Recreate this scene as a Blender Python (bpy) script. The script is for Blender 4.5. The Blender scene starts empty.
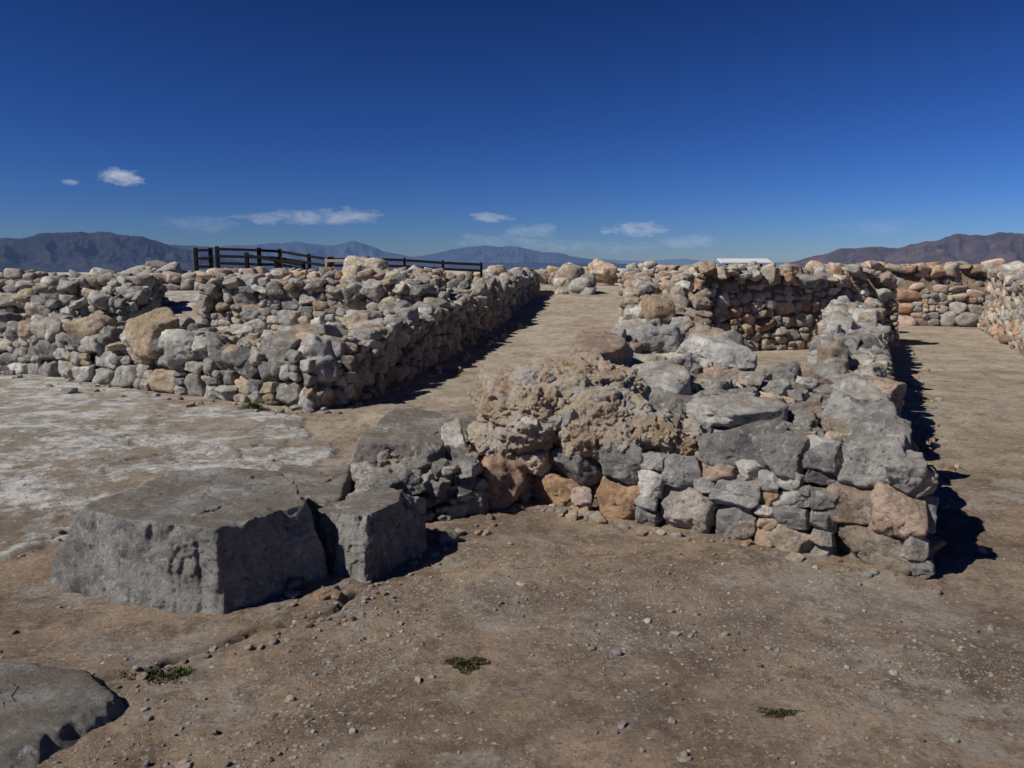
import bpy, bmesh, math, random
import numpy as np
from mathutils import Vector
R = np.random.default_rng(31)
scene = bpy.context.scene
scene.view_settings.view_transform = 'Standard'
scene.view_settings.look = 'None'
scene.view_settings.exposure = 0

# ------------------------------------------------------------------ noise
def _h(ix, iy, iz, seed):
    a = (ix * 374761393 + iy * 668265263 + iz * 1580030168 + seed * 974634777) & 0xFFFFFFFF
    a = ((a ^ (a >> 13)) * 1274126177) & 0xFFFFFFFF
    a = (a ^ (a >> 16))
    return (a & 0xFFFFFF) / float(0xFFFFFF) * 2 - 1
def vnoise(P, seed=0):
    i = np.floor(P).astype(np.int64); f = P - i; f = f * f * (3 - 2 * f)
    x, y, z = i[:, 0], i[:, 1], i[:, 2]; fx, fy, fz = f[:, 0], f[:, 1], f[:, 2]
    def L(a, b, t): return a + (b - a) * t
    c00 = L(_h(x, y, z, seed), _h(x + 1, y, z, seed), fx)
    c10 = L(_h(x, y + 1, z, seed), _h(x + 1, y + 1, z, seed), fx)
    c01 = L(_h(x, y, z + 1, seed), _h(x + 1, y, z + 1, seed), fx)
    c11 = L(_h(x, y + 1, z + 1, seed), _h(x + 1, y + 1, z + 1, seed), fx)
    return L(L(c00, c10, fy), L(c01, c11, fy), fz)
def fbm(P, octv=4, seed=0, gain=0.5):
    s = np.zeros(len(P)); a = 1.0; t = 0
    for o in range(octv):
        s += a * vnoise(P * (2.03 ** o) + o * 17.3, seed + o); t += a; a *= gain
    return s / t
def sstep(a, b, x):
    t = np.clip((x - a) / (b - a), 0, 1); return t * t * (3 - 2 * t)

# ------------------------------------------------------------------ materials
def newmat(name):
    m = bpy.data.materials.new(name); m.use_nodes = True
    nt = m.node_tree; b = nt.nodes['Principled BSDF']
    b.inputs['Roughness'].default_value = 0.95
    b.inputs['Specular IOR Level'].default_value = 0.12
    return m, nt, b
def N(nt, t, **kw):
    n = nt.nodes.new(t)
    for k, v in kw.items(): setattr(n, k, v)
    return n
def noise_tex(nt, vec, scale, detail=6, rough=0.6, dist=0.0):
    n = N(nt, 'ShaderNodeTexNoise'); n.inputs['Scale'].default_value = scale
    n.inputs['Detail'].default_value = detail; n.inputs['Roughness'].default_value = rough
    n.inputs['Distortion'].default_value = dist
    nt.links.new(vec, n.inputs['Vector']); return n.outputs['Fac']
def ramp(nt, val, a, b, ca=(0, 0, 0, 1), cb=(1, 1, 1, 1)):
    r = N(nt, 'ShaderNodeValToRGB'); r.color_ramp.elements[0].position = a; r.color_ramp.elements[1].position = b
    r.color_ramp.elements[0].color = ca; r.color_ramp.elements[1].color = cb
    nt.links.new(val, r.inputs['Fac']); return r.outputs['Color']
def mixc(nt, fac, A, B, mode='MIX'):
    m = N(nt, 'ShaderNodeMix'); m.data_type = 'RGBA'; m.blend_type = mode
    for s, v in ((m.inputs[0], fac), (m.inputs[6], A), (m.inputs[7], B)):
        if isinstance(v, (int, float)): s.default_value = v
        elif isinstance(v, tuple): s.default_value = v if len(v) == 4 else v + (1,)
        else: nt.links.new(v, s)
    return m.outputs[2]
def mth(nt, op, a, b=0.0, c=0.0):
    m = N(nt, 'ShaderNodeMath', operation=op)
    for s, v in zip(m.inputs, (a, b, c)):
        if isinstance(v, (int, float)): s.default_value = v
        else: nt.links.new(v, s)
    return m.outputs[0]
def bump(nt, h, strength, dist, prev=None):
    b = N(nt, 'ShaderNodeBump'); b.inputs['Strength'].default_value = strength; b.inputs['Distance'].default_value = dist
    nt.links.new(h, b.inputs['Height'])
    if prev is not None: nt.links.new(prev, b.inputs['Normal'])
    return b.outputs['Normal']

def stone_material(name='weathered_limestone', dust=.4, dustcol=(.33, .26, .19), stain=.5):
    m, nt, b = newmat(name)
    tc = N(nt, 'ShaderNodeTexCoord').outputs['Object']
    at = N(nt, 'ShaderNodeAttribute'); at.attribute_name = 'stone_color'
    geo = N(nt, 'ShaderNodeNewGeometry')
    n1 = noise_tex(nt, tc, 5.0, 8, 0.7)
    c = mixc(nt, 1.0, at.outputs['Color'], ramp(nt, n1, 0.32, 0.68, (.44, .44, .45, 1), (1.42, 1.39, 1.34, 1)), 'MULTIPLY')
    n2 = noise_tex(nt, tc, 3.1, 7, 0.7, 0.4)
    c = mixc(nt, mth(nt, 'MULTIPLY', ramp(nt, n2, 0.56, 0.66), stain), c, (.42, .265, .14))
    n3 = noise_tex(nt, tc, 17.0, 8, 0.75)
    c = mixc(nt, mth(nt, 'MULTIPLY', ramp(nt, n3, 0.54, 0.63), 0.6), c, (.62, .605, .565))
    n4 = noise_tex(nt, tc, 28.0, 7, 0.75)
    c = mixc(nt, mth(nt, 'MULTIPLY', ramp(nt, n4, 0.55, 0.65), 0.8), c, (.05, .046, .042))
    sep = N(nt, 'ShaderNodeSeparateXYZ'); nt.links.new(geo.outputs['Normal'], sep.inputs[0])
    n5 = noise_tex(nt, tc, 2.6, 7, 0.7)
    d = mth(nt, 'MULTIPLY', ramp(nt, sep.outputs['Z'], 0.72, 0.97), ramp(nt, n5, 0.38, 0.56))
    c = mixc(nt, mth(nt, 'MULTIPLY', d, dust), c, dustcol)
    nt.links.new(c, b.inputs['Base Color'])
    nn = bump(nt, noise_tex(nt, tc, 12.0, 10, 0.8, 0.2), 1.0, 0.06)
    v = N(nt, 'ShaderNodeTexVoronoi', feature='DISTANCE_TO_EDGE'); v.inputs['Scale'].default_value = 4.2
    nz = N(nt, 'ShaderNodeTexNoise'); nz.inputs['Scale'].default_value = 5; nz.inputs['Detail'].default_value = 4; nt.links.new(tc, nz.inputs['Vector'])
    vm = N(nt, 'ShaderNodeVectorMath', operation='MULTIPLY_ADD'); nt.links.new(nz.outputs['Color'], vm.inputs[0]); vm.inputs[1].default_value = (.5, .5, .5); nt.links.new(tc, vm.inputs[2])
    nt.links.new(vm.outputs[0], v.inputs['Vector'])
    nn = bump(nt, ramp(nt, v.outputs['Distance'], 0.0, 0.018), 0.35, 0.012, nn)
    nt.links.new(nn, b.inputs['Normal'])
    return m
STONE = stone_material()
BLOCKM = stone_material('weathered_limestone_block', .85, (.20, .165, .132), .12)

def earth_material(name, c1, c2, sc=6):
    m, nt, b = newmat(name)
    tc = N(nt, 'ShaderNodeTexCoord').outputs['Object']
    c = mixc(nt, ramp(nt, noise_tex(nt, tc, sc, 8, .7), .35, .65), c1, c2)
    nt.links.new(c, b.inputs['Base Color'])
    nt.links.new(bump(nt, noise_tex(nt, tc, 30, 8, .75), .8, .03), b.inputs['Normal'])
    return m
EARTH = earth_material('packed_earth_fill', (.12, .09, .062), (.27, .205, .14))

def conglomerate_material():
    m, nt, b = newmat('mortar_conglomerate')
    tc = N(nt, 'ShaderNodeTexCoord').outputs['Object']
    c = mixc(nt, ramp(nt, noise_tex(nt, tc, 3.5, 9, .72), .38, .62), (.42, .29, .18), (.60, .52, .41))
    c = mixc(nt, mth(nt, 'MULTIPLY', ramp(nt, noise_tex(nt, tc, 4, 9, .75), .52, .59), .8), c, (.55, .535, .50))
    v = N(nt, 'ShaderNodeTexVoronoi'); v.inputs['Scale'].default_value = 26; nt.links.new(tc, v.inputs['Vector'])
    sv = N(nt, 'ShaderNodeSeparateColor'); nt.links.new(v.outputs['Color'], sv.inputs[0])
    pk = mth(nt, 'MULTIPLY', mth(nt, 'LESS_THAN', sv.outputs[0], .35), mth(nt, 'LESS_THAN', v.outputs['Distance'], .4))
    c = mixc(nt, mth(nt, 'MULTIPLY', pk, .5), c, mixc(nt, sv.outputs[1], (.30, .26, .21), (.64, .61, .56)))
    c = mixc(nt, mth(nt, 'MULTIPLY', ramp(nt, noise_tex(nt, tc, 20, 8, .75), .58, .68), .85), c, (.07, .055, .04))
    nt.links.new(c, b.inputs['Base Color'])
    nn = bump(nt, noise_tex(nt, tc, 13, 10, .8), 1, .07)
    nt.links.new(nn, b.inputs['Normal']); return m
CONG = conglomerate_material()

# ------------------------------------------------------------------ templates
_T = {}
def ico(level):
    if level not in _T:
        bm = bmesh.new(); bmesh.ops.create_icosphere(bm, subdivisions=level, radius=1)
        V = np.array([v.co[:] for v in bm.verts]); F = np.array([[v.index for v in f.verts] for f in bm.faces])
        V /= np.linalg.norm(V, axis=1)[:, None]; bm.free(); _T[level] = (V, F)
    return _T[level]
def rotm(yaw, pitch=0, roll=0):
    cz, sz = math.cos(yaw), math.sin(yaw); cx, sx = math.cos(pitch), math.sin(pitch); cy, sy = math.cos(roll), math.sin(roll)
    Z = np.array([[cz, -sz, 0], [sz, cz, 0], [0, 0, 1]]); X = np.array([[1, 0, 0], [0, cx, -sx], [0, sx, cx]]); Y = np.array([[cy, 0, sy], [0, 1, 0], [-sy, 0, cy]])
    return Z @ X @ Y
BASE_N = np.array([[1, 0, 0], [-1, 0, 0], [0, 1, 0], [0, -1, 0], [0, 0, 1], [0, 0, -1]] +
                  [[a, b, c] for a in (1, -1) for b in (1, -1) for c in (1, -1)], float)
BASE_N /= np.linalg.norm(BASE_N, axis=1)[:, None]

class Acc:
    def __init__(s): s.V = []; s.F = []; s.C = []; s.M = []; s.n = 0
    def add(s, V, F, C, mat=0):
        s.V.append(V); s.F.append(F + s.n); s.C.append(np.broadcast_to(np.asarray(C, float), (len(V), 3))); s.M.append(np.full(len(F), mat)); s.n += len(V)
    def build(s, name, mats, smooth=True):
        V = np.concatenate(s.V); F = np.concatenate(s.F); C = np.concatenate(s.C); M = np.concatenate(s.M)
        me = bpy.data.meshes.new(name)
        me.vertices.add(len(V)); me.vertices.foreach_set('co', V.ravel())
        me.loops.add(F.size); me.loops.foreach_set('vertex_index', F.ravel().astype(np.int32))
        k = F.shape[1]
        me.polygons.add(len(F)); me.polygons.foreach_set('loop_start', np.arange(0, F.size, k, dtype=np.int32))
        me.polygons.foreach_set('loop_total', np.full(len(F), k, dtype=np.int32))
        me.polygons.foreach_set('material_index', M.astype(np.int32))
        me.polygons.foreach_set('use_smooth', np.full(len(F), smooth))
        me.update(calc_edges=True)
        a = me.attributes.new('stone_color', 'FLOAT_COLOR', 'POINT')
        a.data.foreach_set('color', np.concatenate([C, np.ones((len(C), 1))], 1).ravel())
        for mm in mats: me.materials.append(mm)
        o = bpy.data.objects.new(name, me); scene.collection.objects.link(o); return o

def stone(acc, c, half, rot, col, level, p=None, rough=1.0):
    D, F = ico(level)
    rn = R.normal(0, 1, (7, 3)); n = np.concatenate([BASE_N, rn]); n[:6] += R.normal(0, .2, (6, 3)); n[6:14] += R.normal(0, .36, (8, 3))
    n /= np.linalg.norm(n, axis=1)[:, None]
    d = np.concatenate([R.uniform(.82, 1.0, 6), R.uniform(1.0, 1.5, 8), R.uniform(.84, 1.2, 7)])
    q = np.clip(D @ n.T / d, 1e-4, None)
    if p is None: p = R.uniform(35, 100)
    r = (q ** p).sum(1) ** (-1.0 / p)
    half = np.asarray(half, float); P = D * r[:, None] * half
    if level >= 3:
        off = R.uniform(-50, 50, 3); s = float(half.mean())
        g = fbm(P / s * 1.0 + off, 2, 3)
        P = P + D * (g * s * .05 * rough)[:, None]
        if level >= 4:
            f = fbm(P * 24 + off, 3, 9, .6)
            st = np.floor(fbm(P / s * 1.7 + off + 7, 2, 15) * 3.2)
            P = P + D * (f * min(.013, s * .09) * rough + st * s * .045 * rough)[:, None]
            rg = 1 - np.abs(fbm(P * 8 + off, 2, 12)) * 2
            P = P - D * (np.clip(rg - .80, 0, 1) * min(.06, s * .35) * rough)[:, None]
    acc.add(P @ rot.T + np.asarray(c), F, col)

PAL = {'grey': [(.34, .335, .32), (.44, .43, .405), (.26, .256, .25), (.54, .525, .49), (.38, .37, .34), (.48, .39, .28), (.48, .44, .38)],
       'main': [(.37, .365, .35), (.50, .49, .465), (.28, .276, .27), (.62, .605, .565), (.42, .41, .39), (.46, .45, .42), (.55, .47, .37), (.54, .41, .32)],
       'base': [(.56, .41, .29), (.52, .49, .45), (.48, .31, .18), (.62, .56, .49), (.41, .395, .38), (.58, .45, .39), (.50, .36, .24)],
       'warm': [(.52, .39, .27), (.44, .38, .31), (.53, .45, .35), (.48, .31, .21), (.47, .445, .41), (.34, .33, .31), (.58, .56, .50), (.54, .40, .33)]}
def pick(pal):
    P = PAL[pal]; c = np.array(P[R.integers(len(P))]); return c * R.uniform(.62, 1.16)

def pack(L, H, wr, hr, ds=.02):
    n = max(3, int(L / ds)); s = (np.arange(n) + .5) * ds; Hs = H(s) if callable(H) else np.full(n, H)
    sky = np.zeros(n) - .02; out = []
    for _ in range(6000):
        act = sky < Hs - .04
        if not act.any(): break
        i = int(np.argmin(np.where(act, sky, 1e9))); z = sky[i]
        a = i
        while a > 0 and abs(sky[a - 1] - z) < .028: a -= 1
        b = i
        while b < n - 1 and abs(sky[b + 1] - z) < .028: b += 1
        seg = (b - a + 1) * ds
        w = wr[0] * (wr[1] / wr[0]) ** (R.random() ** .9)
        if seg < w * 1.4: w = seg
        h = np.clip(w * R.uniform(.42, 1.0), hr[0], hr[1])
        if w < wr[0] * .75:
            lo = []
            if a > 0: lo.append(sky[a - 1])
            if b < n - 1: lo.append(sky[b + 1])
            h = max(.03, min([v for v in lo if v > z] or [z + .06]) - z); h = min(h, w * 1.4)
        k = max(1, int(round(w / ds)))
        a0 = a if R.random() < .5 else max(a, b - k + 1)
        zz = max(sky[a0:a0 + k].mean(), z - .01)
        out.append(((a0 + k / 2) * ds, zz + h / 2, k * ds, h)); sky[a0:a0 + k] = zz + h
    return out

def lod(c, size):
    d = math.hypot(c[0], c[1])
    if d < 8.0: return 5 if size > .12 else 4
    if d < 14: return 4 if size > .16 else 3
    if d < 20 and size > .3: return 4
    return 3 if size > .15 else 2

def wall(name, P, h, zb=0.0, sides='frbl', wr=(.12, .42), hr=(.08, .26), pal='grey', extra=None, topn=.05, topsize=(.14, .4), palf=None, skip=None, batter=.14):
    P = [np.array(p, float) for p in P]; acc = Acc()
    def hq(u, v):
        z = (h[0] * (1 - u) + h[1] * u) * (1 - v) + (h[3] * (1 - u) + h[2] * u) * v
        return z + (extra(u, v) if extra else 0)
    def pos(u, v): return (P[0] * (1 - u) + P[1] * u) * (1 - v) + (P[3] * (1 - u) + P[2] * u) * v
    def colour(x, y, z): return pick(palf(x, y, z) if palf else pal)
    E = {'f': (0, 1, lambda t: (t, 0)), 'r': (1, 2, lambda t: (1, t)), 'b': (2, 3, lambda t: (1 - t, 1)), 'l': (3, 0, lambda t: (0, 1 - t))}
    for sd in sides:
        a, b, uv = E[sd]; e = P[b] - P[a]; L = np.linalg.norm(e); e /= L; out = np.array([e[1], -e[0]])
        Hf = lambda s: np.array([hq(*uv(min(1, x / L))) for x in s]) - zb - .05 + (fbm(np.stack([s * 1.7, s * 0, s * 0 + a * 7 + P[0][0]], 1), 3, 77) * topn * 2.2)
        yaw = math.atan2(e[1], e[0])
        for s, z, w, hh in pack(L, Hf, wr, hr):
            dep = .5 * (w + hh) * R.uniform(.75, 1.15); dep = max(dep, .1)
            off = -dep * .5 + R.normal(0, .022) - batter * z
            c2 = P[a] + e * s + out * off
            c = (c2[0], c2[1], zb + z)
            if skip and skip(*c): continue
            rt = rotm(yaw + R.normal(0, .12), R.normal(0, .10), R.normal(0, .14))
            k = 1.13
            stone(acc, c, (w / 2 * k, dep / 2 * 1.05, hh / 2 * k), rt, colour(*c), lod(c, w))
    Lu = .5 * (np.linalg.norm(P[1] - P[0]) + np.linalg.norm(P[2] - P[3])); Lv = .5 * (np.linalg.norm(P[3] - P[0]) + np.linalg.norm(P[2] - P[1]))
    yaw = math.atan2(*(P[1] - P[0])[::-1])
    for s, t, w, hh in pack(Lu, Lv, topsize, (topsize[0] * .7, topsize[1] * .8)):
        u = min(1, s / Lu); v = min(1, t / Lv); u = .06 + .88 * u; v = .06 + .88 * v
        c2 = pos(u, v); th = min(w, hh) * R.uniform(.5, .9)
        z = hq(u, v) + fbm(np.array([[c2[0] * 1.6, c2[1] * 1.6, 3.]]), 2, 78)[0] * topn * 2.4 + R.normal(0, topn * .45) - th * .42
        c = (c2[0], c2[1], z)
        if skip and skip(*c): continue
        stone(acc, c, (w / 2 * 1.06, hh / 2 * 1.06, th / 2 * 1.1), rotm(yaw + R.normal(0, .6), R.normal(0, .24), R.normal(0, .24)), colour(*c), lod(c, w))
    n = 16; V = []
    mu = min(.3, .2 / Lu); mv = min(.3, .2 / Lv)
    for j in range(n + 1):
        for i in range(n + 1):
            u = mu + (1 - 2 * mu) * i / n; v = mv + (1 - 2 * mv) * j / n
            p = pos(u, v); V.append((p[0], p[1], hq(u, v) - .11))
    V = np.array(V); nb = len(V); F = []
    for j in range(n):
        for i in range(n):
            q = j * (n + 1) + i; F.append((q, q + 1, q + n + 2)); F.append((q, q + n + 2, q + n + 1))
    ring = [i for i in range(n + 1)] + [j * (n + 1) + n for j in range(1, n + 1)] + [n * (n + 1) + i for i in range(n - 1, -1, -1)] + [j * (n + 1) for j in range(n - 1, 0, -1)]
    W = V[ring].copy(); W[:, 2] = zb - .05
    m_ = len(ring)
    for k in range(m_):
        k2 = (k + 1) % m_; F.append((ring[k], nb + k, nb + k2)); F.append((ring[k], nb + k2, ring[k2]))
    acc.add(np.concatenate([V, W]), np.array(F), (.3, .2, .12), 1)
    return acc.build(name, [STONE, EARTH])

def block(name, top, bot, zt, col, level=7, p=90, zb=-.06, tilt=(0, 0), rough=1.0, extra=(), mats=None):
    top = np.array(top, float); bot = np.array(bot, float); c = np.array([*(top.mean(0) + bot.mean(0)) / 2, (max(zb, -.02) + zt) / 2])
    pl = []; n = len(top)
    for i in range(n):
        a = np.array([*bot[i], 0]); b_ = np.array([*bot[(i + 1) % n], 0]); t = np.array([*(top[i] + top[(i + 1) % n]) / 2, zt]) - (a + b_) / 2
        nn = np.cross(b_ - a, t); nn /= np.linalg.norm(nn); pl.append((nn, nn @ (a - c)))
    nn = np.array([tilt[0], tilt[1], 1.0]); nn /= np.linalg.norm(nn); pl.append((nn, nn @ (np.array([*top.mean(0), zt]) - c)))
    pl.append((np.array([0, 0, -1.]), c[2] - zb))
    for e_n, e_p in extra:
        e_n = np.array(e_n, float); e_n /= np.linalg.norm(e_n); pl.append((e_n, e_n @ (np.array(e_p) - c)))
    Nn = np.array([q[0] for q in pl]); d = np.array([q[1] for q in pl])
    D, F = ico(level)
    D2 = D + np.stack([fbm(D * 3.0 + 4, 4, 61), fbm(D * 3.0 + 40, 4, 62), fbm(D * 3 + 80, 4, 63) * .5], 1) * .045 * rough
    D2 /= np.linalg.norm(D2, axis=1)[:, None]
    q = np.clip(D2 @ Nn.T / d, 1e-4, None); r = (q ** p).sum(1) ** (-1 / p); Pt = D * r[:, None]
    off = R.uniform(-50, 50, 3)
    flat = 1 - .65 * sstep(.5, .8, D[:, 2])
    f1 = fbm(Pt * 2.6 + off, 3, 3) * .018
    f2 = fbm(Pt * np.array([14, 14, 10]) + off, 5, 5, .65) * .017
    rg = 1 - np.abs(fbm(Pt * np.array([3.2, 3.2, 1.0]) + off + 9, 3, 8)) * 4.5
    f3 = -np.clip(rg - .7, 0, 1) * .06
    f4 = np.floor(fbm(Pt * 3.0 + off + 30, 4, 15) * 4.5) * .009
    Pt = Pt + D * ((f1 + f2 + f3 + f4) * rough * flat)[:, None]
    a = Acc(); a.add(Pt + c, F, col)
    return a.build(name, mats or [BLOCKM])

# ------------------------------------------------------------------ ground
def segdist(x, y, pts):
    d = np.full(x.shape, 1e9)
    for (ax, ay), (bx, by) in zip(pts[:-1], pts[1:]):
        ex, ey = bx - ax, by - ay; t = np.clip(((x - ax) * ex + (y - ay) * ey) / (ex * ex + ey * ey), 0, 1)
        d = np.minimum(d, np.hypot(x - ax - t * ex, y - ay - t * ey))
    return d
CRACKS = (([(-1.80, 3.0), (-1.62, 3.21), (-1.28, 3.47), (-.91, 3.82), (-.82, 4.05)], .017, .06),
          ([(4.4, 8.5), (5.6, 8.9), (6.2, 9.9), (7.4, 10.3)], .03, .06),
          ([(3.2, 6.2), (3.9, 6.9), (5.4, 7.1)], .018, .03),
          ([(-3.4, 6.9), (-2.4, 7.4), (-1.6, 7.9), (-1.2, 8.6)], .025, .045),
          ([(-4.4, 6.0), (-3.3, 6.5), (-2.5, 6.2), (-1.9, 6.6)], .024, .04),
          ([(-6.0, 8.3), (-4.2, 8.6), (-3.0, 8.2), (-1.0, 8.9), (.4, 9.2)], .03, .05),
          ([(-5.0, 7.2), (-3.8, 7.6), (-3.0, 7.3)], .027, .045),
          ([(-3.4, 4.55), (-2.95, 4.75), (-2.75, 5.3), (-2.2, 5.9)], .022, .04),
          ([(-4.4, 5.3), (-3.6, 5.6), (-2.75, 5.3)], .02, .03),
          ([(-1.2, 8.6), (-.6, 8.0), (.3, 8.2), (.9, 7.6)], .03, .05),
          ([(.3, 10.5), (-.2, 12), (.4, 14)], .035, .03))
def lime_mask(x, y):
    P3 = np.stack([x, y, x * 0], -1).reshape(-1, 3)
    nz = (fbm(P3 * 1.3, 5, 41) * .8).reshape(x.shape)
    xe = np.interp(y, [3.5, 4.4, 5.2, 6.2, 7.4, 9.0, 10.5, 13], [-3.6, -3.15, -2.45, -1.9, -1.6, -2.4, -4.8, -8.0])
    return sstep(-.02, .05, (xe - x) + nz * .5) * sstep(4.2, 4.5, y)
def warp(x, y):
    P3 = np.stack([x, y, x * 0], -1).reshape(-1, 3); w = (fbm(P3 * 5, 3, 23) * .07).reshape(x.shape); return x + w, y - w
def ground_h(x, y, fine=True):
    P3 = np.stack([x, y, x * 0], -1).reshape(-1, 3)
    z = (fbm(P3 * .35, 2, 20) * .03).reshape(x.shape)
    if fine:
        nr = 1 - sstep(8, 12, y)
        z = z + (fbm(P3 * 2.2, 4, 21) * .028).reshape(x.shape) * (.3 + .7 * nr) + (fbm(P3 * 12, 4, 22, .6) * .015).reshape(x.shape) * nr
        wx, wy = warp(x, y)
        z = z + (np.floor(fbm(P3 * 1.1 + 9, 4, 27) * 3.5) * .018).reshape(x.shape) * (sstep(4.6, 5.4, y) * .8 + .2) * nr * (1 - sstep(-1.2, 0, x) * .6)
        z = z + lime_mask(x, y) * .035
        for pts, wd, dp in CRACKS:
            z = z - np.exp(-(segdist(wx, wy, pts) / wd) ** 2) * dp
    pathx = np.interp(y, [9, 19, 33], [0.4, 1.0, 2.6]); l1 = np.interp(y, [9, 20, 33], [1.9, 3.4, 5.5])
    path = np.clip((y - 13) * .05, 0, 1.0) * (1 - sstep(0, .6, x - l1))
    left = sstep(1.0, 3.0, pathx - x) * sstep(17, 22, y) * 1.0 * (1 - sstep(13, 20, -x) * .6)
    right = sstep(2.2, 4, x - pathx) * sstep(24, 27, y) * 1.1
    back = sstep(30, 36, y) * 1.0 * (1 - sstep(13, 20, np.abs(x)) * .6)
    z = z + np.maximum(np.maximum(np.maximum(left, right), back), path)
    r = np.hypot(x - 0, y - 12)
    z = z * (1 - sstep(28, 44, r)) - 24 * sstep(31, 90, r)
    return z
def axis(a, b, step, far, g=1.085):
    c = list(np.arange(a, b, step)); s = step; v = b
    out = []
    while v < far: out.append(v); s *= g; v += s
    s = step; v = a; lo = []
    while v > -far: s *= g; v -= s; lo.append(v)
    return np.array(lo[::-1] + c + out)
xs = axis(-4.2, 4.4, .020, 26000, 1.07); ys = axis(2.2, 7.0, .020, 26000, 1.05)
ys = ys[ys > -3000]
X, Y = np.meshgrid(xs, ys); Z = ground_h(X, Y)
V = np.stack([X, Y, Z], -1).reshape(-1, 3); nx, ny = len(xs), len(ys)
q = (np.arange(ny - 1)[:, None] * nx + np.arange(nx - 1)[None]).ravel()
F = np.stack([q, q + 1, q + nx + 1, q + nx], 1)
def blob(x, y, cx, cy, rx, ry): return np.exp(-(((x - cx) / rx) ** 2 + ((y - cy) / ry) ** 2))
lime = lime_mask(X, Y)
def grav_f(x, y):
    return (blob(x, y, -.62, 3.75, .22, .40) * 1.2 + blob(x, y, -.72, 3.2, .3, .2) * 1.0 + blob(x, y, -.1, 4.3, .8, .35) * .5 + blob(x, y, .8, 4.0, .9, .35) * .7 + blob(x, y, .6, 3.5, .6, .25) * .6 +
            blob(x, y, -1.9, 2.35, .7, .3) + blob(x, y, 1.6, 3.3, .7, .3) * .6 + blob(x, y, -.9, 2.75, .5, .2) * .6 + blob(x, y, 2.4, 3.2, .5, .4) * .5 + blob(x, y, -3.2, 4.2, .5, .4) * .5)
grav = grav_f(X, Y)
dark = blob(X, Y, .1, 5.0, .8, .3) * .7 + blob(X, Y, 1.2, 3.7, 1.5, .5) * 1.0 + blob(X, Y, -1.6, 3.3, .5, .25) * .9 + blob(X, Y, .3, 2.9, .9, .2) * .7 + blob(X, Y, 3.4, 4.5, .9, .8) * .6 + blob(X, Y, -2.8, 3.6, .5, .3) * .6
WX, WY = warp(X, Y); ck = np.zeros_like(X)
for pts, wd, dp in CRACKS: ck = np.maximum(ck, np.exp(-(segdist(WX, WY, pts) / (wd * .9)) ** 2))
ga = Acc(); ga.add(V, F, np.stack([lime, np.clip(grav, 0, 1), np.clip(dark, 0, 1) + 2 * ck], -1).reshape(-1, 3))
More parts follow.
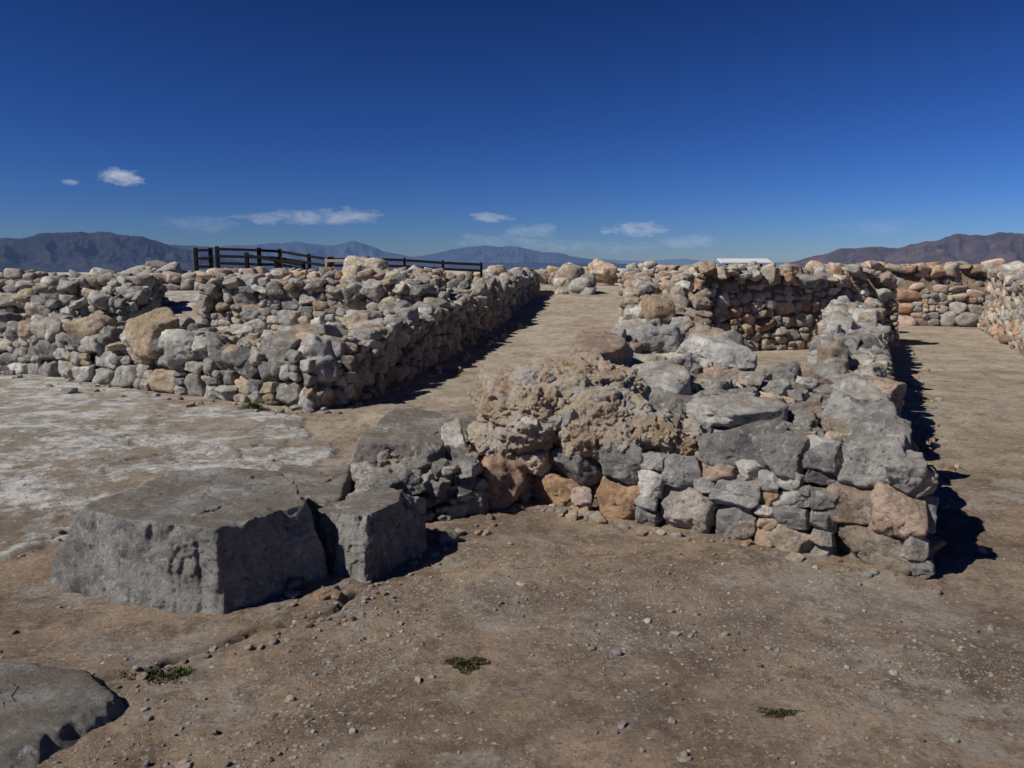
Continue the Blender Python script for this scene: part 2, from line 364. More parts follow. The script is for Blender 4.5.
def ground_material():
    m, nt, b = newmat('packed_soil_ground')
    tc = N(nt, 'ShaderNodeTexCoord').outputs['Object']
    at = N(nt, 'ShaderNodeAttribute'); at.attribute_name = 'stone_color'
    sp = N(nt, 'ShaderNodeSeparateColor'); nt.links.new(at.outputs['Color'], sp.inputs[0])
    sx = N(nt, 'ShaderNodeSeparateXYZ'); nt.links.new(tc, sx.inputs[0])
    c = mixc(nt, ramp(nt, noise_tex(nt, tc, 1.1, 10, .74), .40, .60), (.22, .155, .108), (.46, .345, .245))
    far = N(nt, 'ShaderNodeMapRange'); far.inputs[1].default_value = 5.0; far.inputs[2].default_value = 9; nt.links.new(sx.outputs[1], far.inputs[0])
    tan = mixc(nt, ramp(nt, noise_tex(nt, tc, .9, 10, .76), .39, .59), (.28, .22, .16), (.54, .47, .36))
    c = mixc(nt, mth(nt, 'MULTIPLY', far.outputs[0], .85), c, tan)
    c = mixc(nt, mth(nt, 'MULTIPLY', ramp(nt, noise_tex(nt, tc, .8, 11, .78, .3), .52, .565), .6), c, (.46, .42, .37))
    c = mixc(nt, mth(nt, 'MULTIPLY', ramp(nt, noise_tex(nt, tc, 4, 11, .84), .50, .59), .68), c, (.13, .095, .072))
    c = mixc(nt, mth(nt, 'MULTIPLY', ramp(nt, noise_tex(nt, tc, 22, 9, .82), .53, .61), .6), c, (.54, .48, .41))
    c = mixc(nt, mth(nt, 'MULTIPLY', ramp(nt, noise_tex(nt, tc, 45, 8, .8), .53, .62), .7), c, (.10, .078, .06))
    lm = mth(nt, 'MULTIPLY', sp.outputs[0], ramp(nt, noise_tex(nt, tc, 1.1, 11, .82, .5), .46, .505))
    mp = N(nt, 'ShaderNodeMapping'); mp.inputs['Rotation'].default_value = (0, 0, .5); mp.inputs['Scale'].default_value = (1, 1.4, 1); nt.links.new(tc, mp.inputs['Vector'])
    lc = mixc(nt, ramp(nt, noise_tex(nt, mp.outputs[0], 2.0, 11, .84), .44, .55), (.26, .24, .215), (.68, .665, .63))
    lc = mixc(nt, mth(nt, 'MULTIPLY', ramp(nt, noise_tex(nt, tc, 9, 10, .84), .53, .60), .75), lc, (.13, .115, .10))
    c = mixc(nt, mth(nt, 'MULTIPLY', sp.outputs[0], .35), c, (.27, .24, .205))
    c = mixc(nt, lm, c, lc)
    dk = mth(nt, 'MULTIPLY', mth(nt, 'MINIMUM', sp.outputs[2], 1.0), ramp(nt, noise_tex(nt, tc, 5, 10, .84), .46, .54))
    c = mixc(nt, mth(nt, 'MULTIPLY', dk, .65), c, (.18, .158, .145))
    pks = []
    for sc, k in ((95, 1.0), (42, .5)):
        v = N(nt, 'ShaderNodeTexVoronoi'); v.inputs['Scale'].default_value = sc; nt.links.new(tc, v.inputs['Vector'])
        sv = N(nt, 'ShaderNodeSeparateColor'); nt.links.new(v.outputs['Color'], sv.inputs[0])
        gm = mth(nt, 'ADD', mth(nt, 'MULTIPLY', sp.outputs[1], mth(nt, 'MULTIPLY', ramp(nt, noise_tex(nt, tc, 6, 6, .7), .38, .55), .85)), .02)
        gm = mth(nt, 'ADD', gm, mth(nt, 'MULTIPLY', ramp(nt, noise_tex(nt, tc, 2.4, 8, .8), .48, .57), .28))
        pk = mth(nt, 'MULTIPLY', mth(nt, 'LESS_THAN', sv.outputs[0], mth(nt, 'MULTIPLY', gm, k)), mth(nt, 'LESS_THAN', v.outputs['Distance'], mth(nt, 'ADD', mth(nt, 'MULTIPLY', sv.outputs[2], .25), .22)))
        c = mixc(nt, mth(nt, 'MULTIPLY', pk, .85), c, mixc(nt, sv.outputs[1], (.24, .20, .16), (.66, .63, .58)))
        pks.append((pk, v.outputs['Distance']))
    crk = mth(nt, 'MINIMUM', mth(nt, 'MAXIMUM', mth(nt, 'SUBTRACT', sp.outputs[2], 1.4), 0.0), 1.0)
    c = mixc(nt, crk, c, (.05, .04, .03))  # cracks coloured dark, painted shade on top of the shallow grooves
    nt.links.new(c, b.inputs['Base Color'])
    nn = bump(nt, noise_tex(nt, tc, 8, 11, .84), 1.0, .06)
    for pk, dd in pks: nn = bump(nt, mth(nt, 'MULTIPLY', pk, mth(nt, 'SUBTRACT', .45, dd)), .8, .014, nn)
    nt.links.new(nn, b.inputs['Normal'])
    return m
ga.build('ground', [ground_material()])

# ------------------------------------------------------------------ main rubble mass
def ex_main(u, v):
    return -.14 * math.exp(-((u - .5) / .25) ** 2) * (1 - v) ** 2 + .05 * math.sin(u * 7 + v * 3) * v
LUMPS = (((.16, 5.96, .64), (.46, .36, .31), -.5), ((.64, 5.62, .60), (.36, .28, .24), -.55), ((-.04, 5.93, .42), (.26, .25, .20), -.4),
         ((.55, 6.30, .78), (.44, .36, .19), .2), ((1.02, 5.50, .50), (.26, .22, .16), -.5))
def inlump(x, y, z):
    for c, hf, yw in LUMPS:
        if ((x - c[0]) / hf[0]) ** 2 + ((y - c[1] + .06) / (hf[1] + .08)) ** 2 + ((z - c[2] - .06) / (hf[2] + .04)) ** 2 < 1.05: return True
    return False
wall('rubble_stone_wall', [(-.12, 5.78), (2.30, 4.20), (3.10, 6.3), (.83, 7.7)], (.72, .55, .66, .90), pal='main', extra=ex_main,
     wr=(.12, .58), hr=(.08, .28), topsize=(.13, .48), topn=.055, skip=inlump, batter=.10,
     palf=lambda x, y, z: 'base' if (z < .30 and R.random() < .6) else 'main')
wall('rubble_stone_wall', [(.70, 7.1), (1.95, 6.7), (2.4, 8.0), (1.35, 9.1)], (.92, .82, .94, 1.02), pal='main', wr=(.14, .5), hr=(.1, .26), topsize=(.2, .62), topn=.07)
wall('rubble_stone_wall', [(2.3, 6.5), (3.02, 6.1), (8.2, 17.6), (7.1, 18.0)], (.66, .62, 1.0, 1.0), pal='main', sides='frl', wr=(.14, .5), hr=(.1, .26), topsize=(.18, .48), topn=.07, batter=.16)
wall('rubble_stone_wall', [(1.25, 9.1), (2.45, 9.0), (4.1, 19.6), (2.7, 20)], (1.0, .95, 1.6, 1.6), pal='warm', wr=(.14, .5), hr=(.1, .28), topsize=(.2, .6), topn=.13, batter=.2)
wall('rubble_stone_wall', [(3.5, 15.8), (8.5, 17.4), (8.2, 18.5), (3.2, 17)], (1.62, 1.56, 1.58, 1.62), pal='warm', wr=(.14, .5), hr=(.1, .3), topsize=(.2, .55), topn=.08)
wall('rubble_stone_wall', [(8.6, 23.9), (15, 22.9), (15.2, 24.1), (8.8, 25.1)], (1.66, 1.7, 1.75, 1.75), pal='warm', sides='fl', wr=(.2, .7), hr=(.14, .38), topsize=(.3, .6), topn=.07)
wall('rubble_stone_wall', [(9.7, 14.9), (11, 14.5), (14.6, 22), (13.2, 22.6)], (1.42, 1.45, 1.7, 1.66), pal='warm', sides='fl', wr=(.16, .6), hr=(.1, .32), topsize=(.25, .55))
wall('rubble_stone_wall', [(7.3, 20), (9.2, 20.4), (9.0, 21.4), (7.0, 21)], (1.5, 1.55, 1.6, 1.55), pal='grey', sides='frl', wr=(.18, .5), hr=(.12, .3), topsize=(.25, .55))
# left complex
wall('rubble_stone_wall', [(-9.8, 13.7), (-2.35, 9.4), (-1.7, 10.6), (-9.1, 14.8)], (.82, .62, .70, .82), pal='grey', sides='frb', wr=(.14, .62), hr=(.09, .34), topsize=(.2, .5), topn=.09)
wall('rubble_stone_wall', [(-3.3, 10.8), (-2.05, 9.7), (-.3, 18.9), (-1.5, 19.1)], (.70, .64, 1.10, 1.18), pal='grey', sides='frl', wr=(.14, .6), hr=(.09, .32), topsize=(.2, .55), topn=.10)
wall('rubble_stone_wall', [(-1.5, 19), (-.3, 18.8), (1.2, 30), (0, 30.2)], (1.15, 1.15, 1.6, 1.6), pal='grey', sides='fr', wr=(.2, .6), hr=(.12, .34), topsize=(.3, .6), topn=.08)
wall('rubble_stone_wall', [(-6.6, 16.6), (-1.3, 15.2), (-1.1, 16.4), (-6.4, 17.8)], (1.38, 1.3, 1.4, 1.45), pal='grey', sides='fl', wr=(.16, .6), hr=(.1, .32), topsize=(.25, .5), topn=.07)
wall('rubble_stone_wall', [(-12.5, 16.8), (-7.6, 15.8), (-7.3, 16.9), (-12.2, 17.9)], (.95, 1.05, 1.08, 1.0), pal='grey', sides='fr', wr=(.16, .5), hr=(.1, .3), topsize=(.25, .5), topn=.14)
wall('rubble_stone_wall', [(-16, 19.4), (-8.8, 19.2), (-8.6, 20.4), (-16, 20.6)], (1.2, 1.35, 1.35, 1.25), pal='grey', sides='fr', wr=(.2, .5), hr=(.12, .3), topsize=(.25, .5), topn=.1)
wall('rubble_stone_wall', [(-12.5, 24), (-1.4, 23.4), (-1.2, 24.8), (-12.5, 25.4)], (1.5, 1.52, 1.52, 1.5), zb=.7, pal='warm', sides='f', wr=(.2, .6), hr=(.14, .34), topsize=(.3, .7), topn=.1)
wall('rubble_stone_wall', [(-24, 26.5), (-11.5, 27.6), (-11.5, 29), (-24, 28)], (1.3, 1.45, 1.45, 1.35), zb=.3, pal='grey', sides='f', wr=(.3, .8), hr=(.2, .4), topsize=(.4, .9), topn=.12)
wall('rubble_stone_wall', [(1.5, 28.5), (2.9, 28.2), (3.1, 29.6), (1.7, 29.8)], (1.3, 1.35, 1.35, 1.3), zb=.6, pal='warm', sides='fl', wr=(.5, 1.1), hr=(.3, .6), topsize=(.6, 1.1), topn=.03)
wall('rubble_stone_wall', [(-2, 34), (9, 34), (9, 35.5), (-2, 35.5)], (1.5, 1.45, 1.5, 1.5), zb=.7, pal='warm', sides='f', wr=(.3, .8), hr=(.2, .4), topsize=(.4, .8), topn=.1)
wall('rubble_stone_wall', [(4.2, 22.5), (7.6, 22.8), (7.6, 24), (4.1, 23.7)], (1.5, 1.5, 1.5, 1.5), pal='warm', sides='fl', wr=(.3, .7), hr=(.2, .4), topsize=(.3, .7), topn=.1)

ca = Acc()
for c, hf, yw in LUMPS:
    D, F = ico(7); rr = 1 + fbm(D * 1.5 + c[0] * 9, 4, 51) * .35
    n = R.normal(0, 1, (16, 3)); n /= np.linalg.norm(n, axis=1)[:, None]; q = np.clip(D @ n.T / R.uniform(.80, 1.05, 16), 1e-4, None)
    cl = (q ** 40).sum(1) ** (-1 / 40)
    rr = np.minimum(rr, cl)
    P_ = D * rr[:, None] * np.array(hf) * 1.15
    P_ += D * (fbm(P_ * 6 + c[1], 5, 52, .6) * .06 + np.floor(fbm(P_ * 8 + c[1] + 3, 3, 58) * 4) * .016)[:, None]
    P_ -= D * (np.clip(fbm(P_ * 18 + 5, 3, 55) - .18, 0, 1) * .10)[:, None]
    ca.add(P_ @ rotm(yw).T + np.array(c), F, (.4, .3, .2))
ca.build('mortared_conglomerate_outcrop', [CONG])
sa = Acc()
for _ in range(16):
    c, hf, yw = LUMPS[R.integers(len(LUMPS))]; a = R.uniform(0, 6.28); el = R.uniform(-.3, 1.3)
    d = np.array([math.cos(a) * math.cos(el), -abs(math.sin(a)) * math.cos(el), math.sin(el)]); s = R.uniform(.03, .08)
    pt = (d * np.array(hf) * R.uniform(.88, 1.0)) @ rotm(yw).T + np.array(c)
    stone(sa, pt, (s * 1.2, s, s * .75), rotm(R.uniform(0, 6), R.normal(0, .4), R.normal(0, .4)), pick('main'), 4)
sa.build('bedded_stones', [STONE])

# ------------------------------------------------------------------ foreground blocks
block('limestone_block', [(-1.5, 3.76), (-1.10, 4.26), (-1.50, 4.90), (-2.12, 4.80), (-2.30, 4.00)],
      [(-1.50, 3.66), (-1.01, 4.24), (-1.45, 4.97), (-2.3, 4.88), (-2.52, 4.12)], .44, (.35, .345, .33), tilt=(.02, -.02),
      extra=(((-.2, -1, .12), (-1.9, 3.86, .2)), ((-1, -.5, 1.2), (-2.30, 4.00, .38))))
block('limestone_block', [(-.82, 4.20), (-.54, 4.66), (-.86, 4.95), (-1.16, 4.5)], [(-.80, 4.12), (-.48, 4.64), (-.86, 5.0), (-1.16, 4.40)], .34, (.32, .315, .30), tilt=(-.12, .02), rough=1.2,
      extra=(((.9, .1, .8), (-.58, 4.6, .27)), ((-.6, -1, .5), (-1.00, 4.32, .26))))
block('stone_slab', [(-1.2, 5.85), (-.25, 6.15), (-.15, 7.2), (-1.1, 7.3)], [(-1.3, 5.8), (-.1, 6.05), (-.05, 7.3), (-1.2, 7.4)], .38, (.33, .31, .29), tilt=(.05, -.02), rough=1.0)
block('stone_slab', [(-1.6, 4.95), (-1.1, 5.0), (-1.2, 5.8), (-1.75, 5.85)], [(-1.65, 4.9), (-1.05, 4.95), (-1.15, 5.9), (-1.8, 5.9)], .25, (.35, .32, .29), level=6, rough=1.0)
block('stone_slab', [(-2.6, 2.45), (-1.70, 2.58), (-1.56, 2.9), (-1.80, 3.12), (-2.6, 3.2)], [(-2.6, 2.4), (-1.64, 2.52), (-1.50, 2.9), (-1.76, 3.18), (-2.6, 3.3)], .07, (.28, .275, .26), tilt=(.03, 0), rough=.8)
wall('rubble_stone_wall', [(-1.02, 4.95), (-.14, 5.35), (-.25, 6.05), (-1.2, 5.65)], (.18, .34, .40, .25), pal='grey', wr=(.08, .3), hr=(.05, .2), topsize=(.07, .34), topn=.07, batter=.3)
for c, hf, col in (((-5.05, 11.25, .76), (.36, .3, .32), (.46, .36, .25)), ((-4.4, 10.75, .62), (.27, .22, .25), (.46, .45, .42)),
                   ((3.7, 33, 1.62), (.62, .45, .34), (.54, .43, .32)), ((-.10, 5.60, .16), (.18, .15, .20), (.48, .31, .22)),
                   ((-4.9, 27, 1.75), (.75, .5, .28), (.50, .44, .35)),
                   ((1.85, 7.15, .93), (.34, .24, .13), (.62, .61, .58)), ((1.35, 7.5, 1.02), (.30, .24, .14), (.50, .49, .47)),
                   ((.85, 7.35, 1.0), (.26, .22, .12), (.44, .44, .42)), ((1.65, 5.6, .66), (.34, .2, .11), (.50, .49, .47)), ((1.15, 6.3, .78), (.30, .26, .14), (.55, .54, .51))):
    a = Acc(); stone(a, c, hf, rotm(R.uniform(-.5, .3), R.normal(0, .12), R.normal(0, .12)), col, 5, p=30 if hf[2] < .2 else 14); a.build('boulder', [STONE])

# ------------------------------------------------------------------ pebbles / loose stones
n = 20000
py = 2.2 + 6.5 * R.random(n) ** 1.6; px = (R.random(n) - .5) * 1.5 * (py + .3)
dn = .14 + 1.0 * grav_f(px, py) + .5 * fbm(np.stack([px * 2, py * 2, px * 0], 1), 3, 71)
kp = R.random(n) < dn; px, py = px[kp], py[kp]; pz = ground_h(px, py)
pa = Acc()
for x, y, z in zip(px, py, pz):
    s = .0026 * (1 / (R.random() * .97 + .03)) ** .55
    if R.random() < .006: s *= 2.4
    s = min(s, .022)
    g = R.uniform(.28, .64); col = (g, g * R.uniform(.84, .97), g * R.uniform(.68, .92))
    stone(pa, (x, y, z + s * .12), (s * R.uniform(.8, 1.4), s * R.uniform(.7, 1.1), s * R.uniform(.5, .9)), rotm(R.uniform(0, 6.3), R.normal(0, .3), 0), col, 1 if s < .006 else (2 if s < .014 else 3))
pa.build('gravel', [STONE], smooth=True)
la = Acc()
def scatter(line, n_, spread, smin, smax, pal='warm'):
    for _ in range(n_):
        t = R.random() * (len(line) - 1); i = int(t); f = t - i
        x = line[i][0] * (1 - f) + line[i + 1][0] * f + R.normal(0, spread); y = line[i][1] * (1 - f) + line[i + 1][1] * f + R.normal(0, spread)
        s = smin + (smax - smin) * R.random() ** 2.2
        z = float(ground_h(np.array([x]), np.array([y]))[0])
        stone(la, (x, y, z + s * .15), (s, s * R.uniform(.6, 1), s * R.uniform(.45, .8)), rotm(R.uniform(0, 6), R.normal(0, .2), R.normal(0, .2)), pick(pal), 3 if s < .04 else 4)
scatter([(-.2, 5.55), (.5, 5.3), (1.2, 4.85), (2.3, 4.05)], 60, .05, .01, .05)
scatter([(-1.2, 3.9), (-.75, 4.0), (-.4, 4.6), (-.1, 5.3)], 45, .08, .01, .05)
scatter([(-1.25, 4.2), (-1.12, 4.6), (-1.0, 4.9), (-.5, 5.0)], 60, .07, .02, .09, 'grey')
scatter([(-9, 13), (-3, 9.3), (-1.9, 9.7)], 60, .15, .02, .09, 'grey')
scatter([(-1.9, 9.7), (-1.2, 13.5), (-.1, 19)], 50, .15, .02, .1)
scatter([(2.6, 4.6), (4.3, 8), (8.5, 17)], 60, .12, .015, .07)
scatter([(1, 8), (1.2, 10), (2.2, 18)], 40, .15, .03, .1)
scatter([(-1.7, 3.1), (-1.2, 3.45), (-.8, 3.75)], 40, .05, .008, .026)
scatter([(-2.2, 2.4), (-1.5, 2.5), (-.9, 2.7)], 30, .12, .006, .02)
la.build('loose_stones', [STONE])

# ------------------------------------------------------------------ weeds
def leafmat(name, c1, c2):
    m, nt, b = newmat(name); tc = N(nt, 'ShaderNodeTexCoord').outputs['Object']
    nt.links.new(mixc(nt, ramp(nt, noise_tex(nt, tc, 40, 3), .4, .6), c1, c2), b.inputs['Base Color']); b.inputs['Roughness'].default_value = .7
    return m
LEAF = leafmat('weed_leaves', (.05, .085, .02), (.10, .13, .04)); MOSS = leafmat('dry_mat_leaves', (.035, .037, .018), (.10, .085, .045))
DRY = leafmat('dry_grass_blades', (.14, .11, .05), (.22, .18, .08))
def tuft(name, cx, cy, rx, ry, h, n_, mat, z0=None, up=.8, ws=1.0):
    V = []; F = []
    for i in range(n_):
        a = R.uniform(0, 6.283); r = R.random() ** .6 * (1 + .35 * math.sin(3 * a + cx) + .2 * math.sin(7 * a)); x = cx + rx * r * math.cos(a); y = cy + ry * r * math.sin(a)
        z = (float(ground_h(np.array([x]), np.array([y]))[0]) if z0 is None else z0); hh = h * R.uniform(.3, 1) * max(.2, 1.1 - r * .6); w = R.uniform(.0015, .0035) * (1 + h * 6) * ws
        d = R.uniform(0, 6.283); lx, ly = math.cos(d), math.sin(d); k = R.uniform(.1, .9) * hh / up
        b0 = len(V)
        V += [(x - ly * w * .5, y + lx * w * .5, z - .004), (x + ly * w * .5, y - lx * w * .5, z - .004), (x + lx * k * .5 + ly * w, y + ly * k * .5 - lx * w, z + hh * .7), (x + lx * k * .5 - ly * w, y + ly * k * .5 + lx * w, z + hh * .7), (x + lx * k, y + ly * k, z + hh)]
        F += [(b0, b0 + 1, b0 + 2), (b0, b0 + 2, b0 + 3), (b0 + 3, b0 + 2, b0 + 4)]
    a = Acc(); a.add(np.array(V), np.array(F), (.1, .1, .05)); a.build(name, [mat], smooth=False)
tuft('creeping_weed', -.2, 3.27, .085, .06, .016, 2000, MOSS)
tuft('creeping_weed', 1.03, 2.88, .08, .03, .012, 900, MOSS)
tuft('green_weed', -1.5, 3.16, .13, .07, .02, 700, MOSS)
tuft('green_weed', -1.42, 3.2, .06, .04, .03, 160, LEAF)
tuft('grass_tuft', -2.42, 4.72, .07, .07, .14, 260, DRY, up=2)
tuft('green_weed', -3.1, 9.45, .15, .1, .14, 300, LEAF)
tuft('green_weed', 1.95, 5.9, .06, .05, .15, 160, LEAF, z0=.62)

# ------------------------------------------------------------------ fence
wm, nt, b = newmat('dark_fence_wood'); tc = N(nt, 'ShaderNodeTexCoord').outputs['Object']
nt.links.new(mixc(nt, noise_tex(nt, tc, 3, 6), (.009, .008, .008), (.022, .018, .016)), b.inputs['Base Color'])
LW, nt, b = newmat('pale_fence_wood'); b.inputs['Base Color'].default_value = (.42, .34, .24, 1)
def beam(p, q, w, t, parent, name, mat):
    p = Vector(p); q = Vector(q); d = q - p; me = bpy.data.meshes.new(name); bm = bmesh.new()
    bmesh.ops.create_cube(bm, size=1); bmesh.ops.scale(bm, vec=(w, t, d.length), verts=bm.verts)
    bmesh.ops.bevel(bm, geom=bm.edges[:], offset=min(w, t) * .12, segments=1, affect='EDGES'); bm.to_mesh(me); bm.free(); me.materials.append(mat)
    o = bpy.data.objects.new(name, me); scene.collection.objects.link(o); o.rotation_mode = 'QUATERNION'; o.rotation_quaternion = d.to_track_quat('Z', 'Y'); o.location = (p + q) / 2; o.parent = parent
def fence(pts, mat=wm, rails=3, foot=.6, gap=.3, post=.13):
    e = bpy.data.objects.new('wooden_fence', None); scene.collection.objects.link(e)
    for i, p in enumerate(pts): beam((p[0], p[1], foot), (p[0], p[1], p[2] + .04), post, post, e, 'post_%d' % (i + 1), mat)
    for i in range(len(pts) - 1):
        for r in range(rails):
            a, c = pts[i], pts[i + 1]
            beam((a[0], a[1] - .09, a[2] - .06 - gap * r), (c[0], c[1] - .09, c[2] - .06 - gap * r), .05, .10, e, 'rail_%d_%d' % (i + 1, r + 1), mat)
fence([(-11.75, 30, 2.40), (-11.2, 30, 2.40)], gap=.3)
fence([(-10.95, 30, 2.45), (-9.4, 30, 2.4), (-9.2, 32, 2.4), (-7.9, 31.4, 2.2), (-7.0, 31, 2.08)], gap=.26)
fence([(-9.4, 28.6, 2.2), (-8.3, 28.4, 2.02), (-7.3, 28.2, 1.85)], rails=1)
fence([(-7.0, 31.5, 2.08), (-5.6, 31.5, 2.1), (-4.2, 31.5, 2.05), (-2.7, 31.5, 1.95), (-1.2, 31.5, 1.88)], rails=2, gap=.24, post=.09)
fence([(-7.1, 30.8, 2.02), (-5.4, 30.8, 2.04)], mat=LW, rails=1, post=.07)

wp, nt, b = newmat('white_panel'); tc = N(nt, 'ShaderNodeTexCoord').outputs['Object']
nt.links.new(mixc(nt, noise_tex(nt, tc, 4, 5), (.50, .52, .55), (.66, .67, .68)), b.inputs['Base Color']); b.inputs['Roughness'].default_value = .4
e = bpy.data.objects.new('information_board', None); scene.collection.objects.link(e)
for x in (6.95, 8.05): beam((x, 26, .9), (x, 26.05, 1.86), .07, .07, e, 'leg', wm)
me = bpy.data.meshes.new('panel'); bm = bmesh.new(); bmesh.ops.create_cube(bm, size=1); bmesh.ops.scale(bm, vec=(1.65, .6, .05), verts=bm.verts)
bmesh.ops.bevel(bm, geom=bm.edges[:], offset=.012, segments=2, affect='EDGES'); bm.to_mesh(me); bm.free(); me.materials.append(wp)
o = bpy.data.objects.new('panel', me); scene.collection.objects.link(o); o.location = (7.5, 26, 1.91); o.rotation_euler = (math.radians(13), 0, 0); o.parent = e

# ------------------------------------------------------------------ mountains
def mountain(D, prof, c1, c2, seed, rough=1.0, haze=(0, 0, 0)):
    az = np.arange(prof[0][0], prof[-1][0], .05); el = np.interp(az, [p[0] for p in prof], [p[1] for p in prof])
    nr = 90; t = np.linspace(-1, 1, nr)
    A, T = np.meshgrid(az, t); E = np.broadcast_to(el, A.shape)
    edge = np.sin(np.clip((A - prof[0][0]) / 2.5, 0, 1) * 1.57) * np.sin(np.clip((prof[-1][0] - A) / 2.5, 0, 1) * 1.57)
    H = D * np.tan(np.radians(E)) + 24
    P3 = np.stack([A * .55, T * 2.4, A * 0 + seed], -1).reshape(-1, 3)
    rd = (1 - np.abs(fbm(P3, 6, seed, .5)) * 2.4).reshape(A.shape)
    fine = fbm(np.stack([A * .9, A * 0, A * 0 + seed], -1).reshape(-1, 3), 5, seed + 3, .5).reshape(A.shape)
    base = np.clip(1 - np.abs(T) ** 1.1, 0, 1)
    z = H * (1 + fine * .13 * rough) * base * (1 - .55 * (np.clip(1 - rd, 0, 1)) * np.clip(np.abs(T) * 3.5, 0.05, 1)) * edge - 30
    rr = D * (1 + T * .22)
    V = np.stack([rr * np.sin(np.radians(A)), rr * np.cos(np.radians(A)), z], -1).reshape(-1, 3)
    na = len(az); q = (np.arange(nr - 1)[:, None] * na + np.arange(na - 1)[None]).ravel()
    a = Acc(); a.add(V, np.stack([q, q + 1, q + na + 1, q + na], 1), (1, 1, 1))
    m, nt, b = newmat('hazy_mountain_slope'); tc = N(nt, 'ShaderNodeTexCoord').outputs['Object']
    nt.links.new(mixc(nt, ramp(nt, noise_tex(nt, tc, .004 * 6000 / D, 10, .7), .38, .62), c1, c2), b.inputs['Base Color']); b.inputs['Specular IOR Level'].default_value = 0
    b.inputs['Emission Color'].default_value = (*haze, 1); b.inputs['Emission Strength'].default_value = 1   # distance haze painted on as an even glow of the slopes
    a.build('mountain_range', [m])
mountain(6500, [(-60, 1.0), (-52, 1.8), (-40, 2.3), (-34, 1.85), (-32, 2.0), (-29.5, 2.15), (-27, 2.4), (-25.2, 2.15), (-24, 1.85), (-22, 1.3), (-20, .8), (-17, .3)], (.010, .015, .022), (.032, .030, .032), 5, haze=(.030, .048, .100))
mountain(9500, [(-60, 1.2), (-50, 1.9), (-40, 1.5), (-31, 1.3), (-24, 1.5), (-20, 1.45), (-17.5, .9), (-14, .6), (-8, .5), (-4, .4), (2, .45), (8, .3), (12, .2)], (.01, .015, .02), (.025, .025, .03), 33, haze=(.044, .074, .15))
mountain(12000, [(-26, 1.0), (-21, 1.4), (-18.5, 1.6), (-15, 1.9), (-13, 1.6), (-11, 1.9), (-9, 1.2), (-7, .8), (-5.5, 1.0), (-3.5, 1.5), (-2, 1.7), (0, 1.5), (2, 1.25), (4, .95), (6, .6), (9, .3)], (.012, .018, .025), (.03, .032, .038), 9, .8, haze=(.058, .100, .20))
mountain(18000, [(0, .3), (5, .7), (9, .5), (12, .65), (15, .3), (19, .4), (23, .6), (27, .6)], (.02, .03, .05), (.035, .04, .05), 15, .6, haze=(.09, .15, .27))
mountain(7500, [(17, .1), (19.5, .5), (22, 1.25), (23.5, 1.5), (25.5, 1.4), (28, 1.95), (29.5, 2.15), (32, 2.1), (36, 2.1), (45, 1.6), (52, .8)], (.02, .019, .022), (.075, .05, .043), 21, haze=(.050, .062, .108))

# ------------------------------------------------------------------ light and sky
SEL = 44.0
Ld = Vector((.88, .40, 0)).normalized() * math.cos(math.radians(SEL)); Ld.z = -math.sin(math.radians(SEL))
sun = bpy.data.lights.new('sun', 'SUN'); sun.energy = 5.0; sun.angle = math.radians(.53); sun.color = (1, .95, .87)
so = bpy.data.objects.new('sun', sun); scene.collection.objects.link(so); so.rotation_euler = Ld.to_track_quat('-Z', 'Y').to_euler()
w = bpy.data.worlds.new('World'); scene.world = w; w.use_nodes = True; nt = w.node_tree; bg = nt.nodes['Background']
sky = N(nt, 'ShaderNodeTexSky'); sky.sky_type = 'NISHITA'; sky.sun_disc = False; sky.sun_elevation = math.radians(SEL)
sky.sun_rotation = math.atan2(-.88, -.40) % (2 * math.pi); sky.altitude = 1500; sky.air_density = 1.0; sky.dust_density = .25; sky.ozone_density = 4.0
tc = N(nt, 'ShaderNodeTexCoord').outputs['Generated']
sp = N(nt, 'ShaderNodeSeparateXYZ'); nt.links.new(tc, sp.inputs[0])
azn = mth(nt, 'MULTIPLY', mth(nt, 'ARCTAN2', sp.outputs[0], sp.outputs[1]), 57.2958)
eln = mth(nt, 'MULTIPLY', mth(nt, 'ARCSINE', sp.outputs[2]), 57.2958)
nv = N(nt, 'ShaderNodeVectorMath', operation='MULTIPLY'); nt.links.new(tc, nv.inputs[0]); nv.inputs[1].default_value = (1, 1, 2.4)
cn = noise_tex(nt, nv.outputs[0], 34, 9, .64, .2)
tot = None
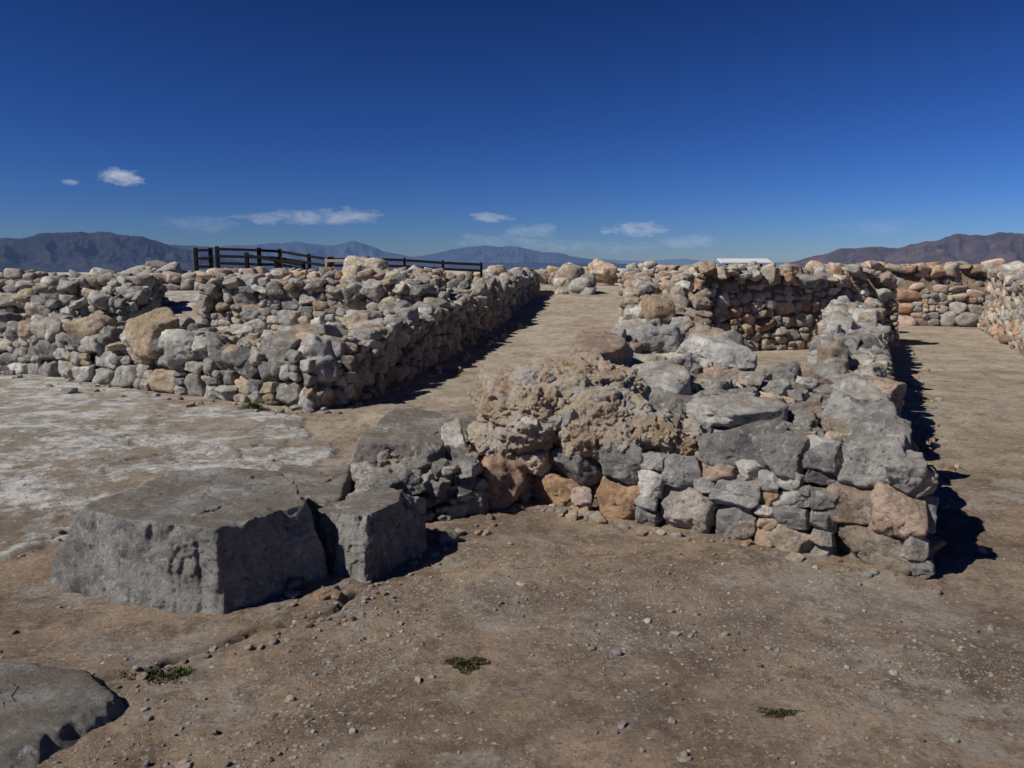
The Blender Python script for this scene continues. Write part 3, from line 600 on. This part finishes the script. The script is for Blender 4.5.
for a0, e0, cw, ch, s in ((-25.6, 5.65, 1.4, .55, .9), (-28.3, 5.2, .5, .2, .6), (-14.2, 3.4, 5.0, .5, .45), (-11.6, 3.65, 2.6, .52, .55), (-1.5, 3.5, 1.7, .38, .65),
                          (1.4, 2.6, 1.9, .6, .35), (8.8, 2.7, 2.4, .55, .6), (12.3, 1.8, 2.2, .5, .3), (-1, 1.9, 4, .5, .22), (-21, 2.8, 3, .6, .18), (5, 1.5, 6, .5, .22), (24, 2.6, 3, .6, .12)):
    d = mth(nt, 'ADD', mth(nt, 'POWER', mth(nt, 'ABSOLUTE', mth(nt, 'DIVIDE', mth(nt, 'SUBTRACT', azn, a0), cw)), 2.0), mth(nt, 'POWER', mth(nt, 'ABSOLUTE', mth(nt, 'DIVIDE', mth(nt, 'SUBTRACT', eln, e0), ch)), 2.0))
    f = mth(nt, 'ADD', mth(nt, 'SUBTRACT', 1.0, d), mth(nt, 'MULTIPLY', mth(nt, 'SUBTRACT', cn, .50), 5.0))
    f = mth(nt, 'MULTIPLY', mth(nt, 'MINIMUM', mth(nt, 'MAXIMUM', mth(nt, 'MULTIPLY', f, .6), 0.0), 1.0), s)
    tot = f if tot is None else mth(nt, 'MAXIMUM', tot, f)
tint = mixc(nt, 1.0, sky.outputs[0], (.064, .0736, .084), 'MULTIPLY')
gm = N(nt, 'ShaderNodeGamma'); nt.links.new(tint, gm.inputs[0]); gm.inputs[1].default_value = 2.0
sk = mixc(nt, 1.0, gm.outputs[0], (15.5, 13.6, 13.6), 'MULTIPLY')
er = N(nt, 'ShaderNodeMapRange'); er.inputs[1].default_value = 0; er.inputs[2].default_value = 13; nt.links.new(eln, er.inputs[0])
sk = mixc(nt, 1.0, sk, mixc(nt, er.outputs[0], (.66, .66, .88), (.95, 1.0, 1.0)), 'MULTIPLY')
col = mixc(nt, tot, sk, (5.0, 5.4, 6.2))
nt.links.new(col, bg.inputs['Color']); bg.inputs['Strength'].default_value = .1

cam = bpy.data.cameras.new('camera'); co = bpy.data.objects.new('camera', cam); scene.collection.objects.link(co)
co.location = (0, 0, 1.7); co.rotation_euler = (math.radians(81.7), 0, 0); cam.lens = 28.02; cam.sensor_width = 36; cam.clip_start = .05; cam.clip_end = 60000
scene.camera = co
